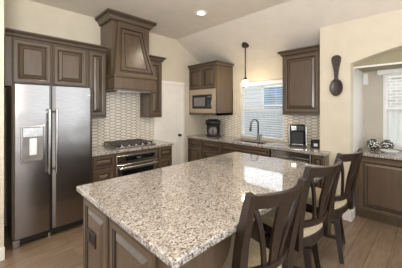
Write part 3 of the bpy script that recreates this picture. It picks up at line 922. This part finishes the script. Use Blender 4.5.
def make_stool():
    r = lthing('bar_stool', '', 'bar stool', (0, 0, 0), 0, 'counter stools along the island')
    cx = lambda x: -.045 * (1 - (x / .25) ** 2)          # bow of the back
    base_r = R(22)                                          # the legs stand turned against the swivelled seat
    rt = lambda x, y, z: (x * math.cos(base_r) - y * math.sin(base_r), x * math.sin(base_r) + y * math.cos(base_r), z)
    ax = (math.cos(base_r), math.sin(base_r), 0)
    for s in (-1, 1):
        pts = [(s * .208, -.196, .44), (s * .210, -.200, .62), (s * .222, -.236, .82), (s * .222, -.274, .98), (s * .226, -.303, 1.097)]
        b = BM(); bars(b, pts, [.058, .060, .054, .047, .038], [.062, .062, .056, .048, .038]); mesh_obj('back_post', b, 'chair', r)
        for q in (-1, 1):
            b = BM(); bars(b, [rt(s * .205, q * .205, 0), rt(s * .175, q * .175, .22), rt(s * .155, q * .155, .415)], [.038, .046, .054], [.038, .046, .054], ax); mesh_obj('leg', b, 'chair', r)
        b = BM(); bars(b, [rt(s * .175, -.175, .22), rt(s * .175, .175, .22)], .026, .034, (0, 0, 1)); mesh_obj('stretcher', b, 'chair', r)
    b = BM(); bars(b, [rt(-.19, -.19, .12), rt(0, -.205, .12), rt(.19, -.19, .12)], .034, .024, (0, 0, 1)); mesh_obj('stretcher', b, 'chair', r)
    b = BM(); bars(b, [rt(-.18, .18, .17), rt(0, .20, .17), rt(.18, .18, .17)], .04, .026, (0, 0, 1)); mesh_obj('footrest', b, 'chair', r)
    b = BM(); lathe(b, (0, 0, .395), [(.20, 0), (.205, .006), (.205, .025), (.14, .028), (.14, .046)], 28); mesh_obj('swivel_plate', b, 'chair', r)

    def board(name, xw, zlo, zhi, ylo, yhi, th, bow, n=14, arch_=0.0):
        b = BM(); loops = []
        for k in range(n + 1):
            x = -xw + 2 * xw * k / n; q = 1 - (x / xw) ** 2
            dy = -bow * q; da = arch_ * q
            loops.append([b.verts.new(p) for p in ((x, ylo + dy - th / 2, zlo + da * .6), (x, ylo + dy + th / 2, zlo + da * .6), (x, yhi + dy + th / 2, zhi + da), (x, yhi + dy - th / 2, zhi + da))])
        for k in range(n): quadloop(b, loops[k], loops[k + 1])
        b.faces.new(loops[0]); b.faces.new(loops[-1])
        return mesh_obj(name, b, 'chair', r)

    board('crest_rail', .222, 1.015, 1.092, -.276, -.303, .03, .062, arch_=.0)
    board('lower_rail', .208, .605, .655, -.198, -.207, .026, .05)
    # splats: a tapered centre board and two curved ones
    b = BM(); bars(b, [(0, -.252, .63), (0, -.283, .82), (0, -.336, 1.02)], [.055, .078, .112], .016); mesh_obj('center_splat', b, 'chair', r)
    for s in (-1, 1):
        pts = []
        for k in range(11):
            t = k / 10; z = .63 + .39 * t
            x = s * (.062 + .012 * math.sin(math.pi * t) + .128 * t ** 1.9)
            y = -.250 - .088 * t ** 1.3
            pts.append((x, y + (.05 + .012 * t) * (x / .225) ** 2, z))
        b = BM(); bars(b, pts, .03, .016); mesh_obj('side_splat', b, 'chair', r)

    def rounded(bm, z0, z1, hw, yb, yf, bow, rad=.03, crownh=0.0):
        out = []
        n = 10
        for k in range(n + 1):
            x = -hw + 2 * hw * k / n; out.append((x, yb - bow * (1 - (x / hw) ** 2)))
        for k in range(n + 1):
            x = hw - 2 * hw * k / n; out.append((x, yf + .02 * (1 - (x / hw) ** 2)))
        cy = (yb + yf) / 2
        prof_ = [(1.0, z0), (1.0, z1 - crownh)] + ([(.97, z1 - crownh * .4), (.88, z1 - crownh * .08), (.5, z1)] if crownh else [(1.0, z1)])
        ls = [[bm.verts.new((x * k, cy + (y - cy) * k, z)) for x, y in out] for k, z in prof_]
        for i in range(len(ls) - 1): quadloop(bm, ls[i], ls[i + 1])
        bm.faces.new(ls[0]); bm.faces.new(ls[-1])
        return bm

    mesh_obj('seat_frame', rounded(BM(), .44, .505, .212, -.19, .205, .035), 'chair', r)
    mesh_obj('cushion', rounded(BM(), .505, .575, .205, -.18, .20, .03, crownh=.035), 'cushion', r)
    return r


def copy_tree(o, parent=None):
    c = o.copy(); C.objects.link(c)
    if parent: c.parent = parent
    for ch in list(o.children): copy_tree(ch, c)
    return c


proto = make_stool()
STOOLS = [(1.262, .892, -10.5, 'nearest dark wood bar stool with beige seat at the island corner'),
          (2.025, .890, -10.5, 'middle dark wood bar stool with beige seat along the island'),
          (2.757, .875, -10.5, 'farthest dark wood bar stool with beige seat beside the alcove')]
for i, (x, y, a, lb) in enumerate(STOOLS):
    o = proto if i == 0 else copy_tree(proto)
    o.location = (x, y, 0); o.rotation_euler = (0, 0, R(a)); o['label'] = lb

# ---------------------------------------------------------------- alcove buffet, vases
bf = thing('buffet_cabinet', (4.1, -.2, 0), 'taupe buffet cabinet with paneled front in the window alcove', 'cabinet')
b = BM(); box(b, 3.845, AX - .005, -1.5, JY - .018, .09, .872); box(b, 3.90, AX - .005, -1.5, JY - .018, 0, .09)
mesh_obj('body', b, 'wood', bf)
for k in range(3): door('door', bf, (3.845, JY - .05 - k * .73, .12), (0, -1, 0), (-1, 0, 0), .70, .73)
b = BM(); sweep(b, [(0, .86), (.012, .86), (.018, .872), (0, .872)], [(3.845, JY - .018), (3.845, -1.5)], 1); mesh_obj('top_bead', b, 'glaze', bf)
b = BM(); box(b, 3.822, AX - .004, -1.5, JY - .004, .874, .914, .005, 0, 2)
tag(mesh_obj('granite_countertop', b, 'granite', None, (4.1, -.2, .874)), 'granite countertop on the buffet in the window alcove', 'countertop')


def vase(x, y, s, label):
    v = thing('orb_vase', (x, y, .914), label, 'vase')
    b = BM(); prof_ = [(.03 * s, 0)] + [(.082 * s * math.sin(a), .078 * s - .078 * s * math.cos(a)) for a in [R(28 + 10 * k) for k in range(13)]]
    lathe(b, (x, y, .914), prof_, 26); mesh_obj('body', b, 'vase', v, smooth=True)
    b = BM(); lathe(b, (x, y, .914 + .150 * s), [(.034 * s, 0), (.038 * s, .006), (.030 * s, .008), (.028 * s, .001)], 20); mesh_obj('rim', b, 'blackm', v)


vase(4.20, .625, 1.0, 'round black and white speckled orb vase nearer the alcove side wall')
vase(4.30, .475, .95, 'round black and white speckled orb vase behind the white dish')
ds = BM(); lathe(ds, (4.10, .43, .914), [(.05, 0), (.055, .006), (.10, .028), (.104, .034), (.10, .034), (.05, .012), (.0, .010)], 28, 1, 1, cap=False)
tag(mesh_obj('shallow_dish', ds, 'white', None, (4.10, .43, .914), smooth=True), 'shallow white dish on the alcove counter before the vases', 'dish')

# ---------------------------------------------------------------- wall spoon
sp = thing('wall_spoon', (PX0 - .02, .952, 1.705), 'giant dark carved spoon hanging on the cream wall by the arch', 'wall decoration')
b = BM(); rows = 16; cols = 20
cz, ry, rz_ = 1.818, .080, .118
loops = []
for i in range(rows + 1):
    q = i / rows; rr = q
    loops.append([(rr, 2 * math.pi * j / cols) for j in range(cols)])
fr_ = []
for i in range(1, 9):
    q = i / 8
    fr_.append([b.verts.new((PX0 - .012 - .020 * q ** 2.2, .952 + ry * q * math.cos(2 * math.pi * j / cols), cz + rz_ * q * math.sin(2 * math.pi * j / cols) * (1.0 if math.sin(2 * math.pi * j / cols) < 0 else 1.05))) for j in range(cols)])
bk = [[b.verts.new((PX0 - .004 - .022 * q ** 2, .952 + (ry + .004) * q * math.cos(2 * math.pi * j / cols), cz + (rz_ + .004) * q * math.sin(2 * math.pi * j / cols))) for j in range(cols)] for q in (1.0, .6, .25)]
b.faces.new(fr_[0])
for i in range(7): quadloop(b, fr_[i], fr_[i + 1])
quadloop(b, fr_[-1], bk[0]); quadloop(b, bk[0], bk[1]); quadloop(b, bk[1], bk[2]); b.faces.new(bk[-1])
mesh_obj('bowl', b, 'spoon', sp, smooth=True)
b = BM(); out = []
for (z, w) in ((1.915, .022), (1.96, .022), (2.02, .026), (2.08, .034), (2.14, .046), (2.19, .056), (2.225, .058), (2.25, .048), (2.268, .022)):
    out.append((z, w))
pts = [(PX0 - .032, .952 - w, z) for z, w in out] + [(PX0 - .032, .952 + w, z) for z, w in reversed(out)]
poly_prism(b, pts, (.028, 0, 0)); bmesh.ops.bevel(b, geom=b.edges[:], offset=.004, segments=1, affect='EDGES')
mesh_obj('handle', b, 'spoon', sp)
for z, rr in ((2.225, .026), (2.16, .014), (2.10, .014), (2.04, .014)):
    mesh_obj('carved_bead', tube(BM(), [(PX0 - .034, .952, z), (PX0 - .037, .952, z)], rr, 14), 'spoon', sp)

# ---------------------------------------------------------------- pendant and downlights
PXp, PYp = 3.63, 2.46; zt = zs(PXp)
pd = thing('pendant_lamp', (PXp, PYp, zt), 'lit white glass pendant lamp on a thin bronze rod above the sink', 'lamp')
b = BM(); lathe(b, (PXp, PYp, zt - .03), [(.03, -.02), (.06, -.008), (.068, .012), (.068, .03)], 22)
for v in b.verts:
    if v.co.z > zt - .01: v.co.z = zs(v.co.x) - .001
mesh_obj('canopy', b, 'bronze', pd, smooth=True)
b = BM(); tube(b, [(PXp, PYp, zt - .03), (PXp, PYp, 2.09)], .011, 10); mesh_obj('rod', b, 'bronze', pd)
b = BM(); lathe(b, (PXp, PYp, 2.045), [(.034, 0), (.034, .03), (.02, .055), (.012, .06)], 18); mesh_obj('socket_cap', b, 'bronze', pd)
b = BM(); lathe(b, (PXp, PYp, 1.945), [(.050, 0), (.055, .02), (.052, .06), (.044, .085), (.034, .105)], 24); mesh_obj('lamp_shade', b, 'shade', pd, smooth=True)

for i, (x, y) in enumerate(CAN_AND_FILL_SPOTS[:1]):
    cn = thing('ceiling_downlight', (x, y, ZC), 'round white recessed downlight in the flat ceiling', 'ceiling light')
    b = BM(); lathe(b, (x, y, ZC - .012), [(.062, .003), (.068, 0), (.095, .002), (.098, .011)], 28, cap=False); mesh_obj('trim_ring', b, 'white', cn)
    b = BM(); lathe(b, (x, y, ZC - .009), [(.063, 0), (.063, .008)], 24); mesh_obj('lens', b, 'canlens', cn)
